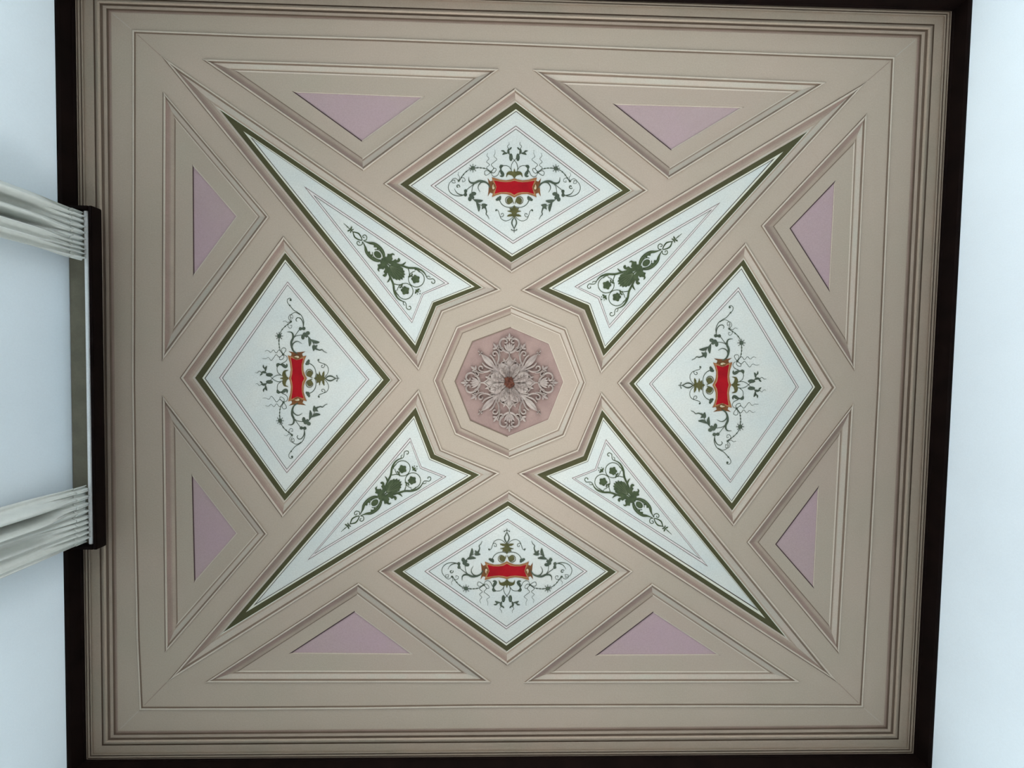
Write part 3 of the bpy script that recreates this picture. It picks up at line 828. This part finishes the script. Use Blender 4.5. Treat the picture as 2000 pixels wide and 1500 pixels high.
for q in range(8):                                # lower tier of smaller leaves behind the flower
    Mp = polar_map(q * PI / 4)
    L = 262 if q % 2 == 0 else 236
    a = Art(Mp, RF, 0.004, 0.007)
    a.almond((0, 120), (0, L), 62)
    for s in (1, -1):
        a.almond((8 * s, 150), (58 * s, L - 22), 30, -8 * s).almond((14 * s, 130), (84 * s, L - 62), 26, -8 * s)
    a.make('lower_leaf', 'grey_stucco', r)
# rough chestnut coloured boss in the middle
bm = bmesh.new(); bmesh.ops.create_icosphere(bm, subdivisions=3, radius=1.0)
cc = P((994.5, 747), RF)
for v in bm.verts:
    n = 1.0 + 0.22 * math.sin(v.co.x * 7 + 1) * math.sin(v.co.y * 8) + 0.12 * random.uniform(-1, 1)
    v.co = Vector((v.co.x * 0.022 * n, v.co.y * 0.026 * n, v.co.z * 0.030 * n))
vs = [v.co + Vector((cc.x, cc.y, cc.z - 0.012)) for v in bm.verts]; fs = [[v.index for v in f.verts] for f in bm.faces]
bm.free()
obj('boss', vs, fs, 'chestnut', r)

# ------------------------------------------------------------------ pelmet, track and curtains
XF = P((183, 717), 1.998).x
def box(name, x0, x1, y0, y1, z0, z1, m, parent=None, bev=0.003):
    bm = bmesh.new()
    bmesh.ops.create_cube(bm, size=1.0)
    for v in bm.verts: v.co = Vector(((x0 + x1) / 2 + v.co.x * (x1 - x0), (y0 + y1) / 2 + v.co.y * (y1 - y0), (z0 + z1) / 2 + v.co.z * (z1 - z0)))
    if bev: bmesh.ops.bevel(bm, geom=bm.edges[:], offset=bev, segments=2, affect='EDGES')
    vs = [v.co.copy() for v in bm.verts]; bm.verts.index_update(); fs = [[v.index for v in f.verts] for f in bm.faces]
    bm.free()
    return obj(name, vs, fs, m, parent)
ZP0, ZP1 = CAMZ + 1.998, CAMZ + 2.050
XW = on_left((PY0 + PY1) / 2).x + 0.004
pel = thing('pelmet', 'dark brown wooden pelmet box over the curtains at the left wall', 'pelmet', (XF, (PY0 + PY1) / 2, ZP0))
box('front_board', XF - 0.016, XF, PY0, PY1, ZP0, ZP1, 'dark_wood', pel)
box('end_board', XW, XF - 0.016, PY0, PY0 + 0.014, ZP0, ZP1, 'dark_wood', pel, 0.002)
box('end_board', XW, XF - 0.016, PY1 - 0.014, PY1, ZP0, ZP1, 'dark_wood', pel, 0.002)
tb = box('top_board', XW, XF - 0.016, PY0 + 0.014, PY1 - 0.014, ZP1 - 0.012, ZP1, 'pale_wood', pel, 0.0)
tb['label'] = 'grey-brown underside of the pelmet'
XT = P((170.5, 717), 2.02).x
trk = box('curtain_track', XT - 0.003, XT + 0.012, PY0 + 0.016, PY1 - 0.016, ZP1 - 0.034, ZP1 - 0.0125, 'track_white', pel, 0.002)
trk['label'] = 'white curtain track'
box('rail_flange', XT - 0.011, XT - 0.003, PY0 + 0.016, PY1 - 0.016, ZP1 - 0.022, ZP1 - 0.012, 'track_white', trk, 0.001)

def curtain(label, pa, pb, seed):
    rnd = random.Random(seed)
    y0, y1 = P(pa, 1.985).y, P(pb, 1.985).y
    ztop = CAMZ + 2.014; zbot = 0.02
    xc = XT - 0.006
    root = thing('curtain', label, 'curtain', (xc, (y0 + y1) / 2, zbot), 'white curtains at the left wall')
    nu, nv = 121, 46
    ph = [rnd.uniform(0, 6.28) for _ in range(6)]
    def fold(a, t):
        # t metres below the heading: tight pencil pleats open into broad irregular folds
        k = min(1.0, max(0.0, t - 0.05) / 0.20); k = k * k * (3 - 2 * k)
        tight = 0.009 * math.sin(2 * PI * (9.5 * a + 0.3 * math.sin(2 * PI * a + ph[5])) + ph[0]) + 0.004 * math.sin(2 * PI * 23 * a + ph[1])
        wide = 0.036 * math.sin(2 * PI * (2.3 * a + 0.35 * math.sin(2 * PI * a + ph[3])) + ph[2]) + 0.012 * math.sin(2 * PI * 5.6 * a + ph[4] + t * 1.3) + 0.002 * math.sin(2 * PI * 13 * a + ph[5] - t)
        return tight * (1 - k) + wide * k
    def grid(t0, t1, rows, off=0.0):
        vs = []
        for j in range(rows):
            t = t0 + (t1 - t0) * (j / (rows - 1)) ** 1.7
            for i in range(nu):
                a = i / (nu - 1)
                w = 1.0 + 0.02 * math.sin(t * 3 + ph[3])
                y = (y0 + y1) / 2 + (y1 - y0) * (a - 0.5) * w + 0.004 * math.sin(2 * PI * 6 * a + ph[1]) * min(1, t * 6)
                vs.append(Vector((xc + fold(a, t) + off, y, ztop - t)))
        fs = [[j * nu + i, j * nu + i + 1, (j + 1) * nu + i + 1, (j + 1) * nu + i] for j in range(rows - 1) for i in range(nu - 1)]
        return vs, fs
    def cloth(name, t0, t1, rows, off):
        v1, f1 = grid(t0, t1, rows, off); v2, _ = grid(t0, t1, rows, off + 0.0022)
        n = len(v1)
        fs = f1 + [[q + n for q in reversed(f)] for f in f1]
        edge = [i for i in range(nu)] + [j * nu + nu - 1 for j in range(1, rows)] + [(rows - 1) * nu + i for i in range(nu - 2, -1, -1)] + [j * nu for j in range(rows - 2, 0, -1)]
        for p, q in zip(edge, edge[1:] + edge[:1]): fs.append([p, q, q + n, p + n])
        return obj(name, v1 + v2, fs, 'linen', root, smooth=True)
    cloth('drape', 0.0, ztop - zbot, nv, 0.0)
    cloth('heading_tape', 0.010, 0.060, 8, 0.0045)
    return root
curtain('white curtain gathered at the upper end of the pelmet', (172, 411), (172, 507), 3)
curtain('white curtain gathered at the lower end of the pelmet', (178, 950), (178, 1063), 8)
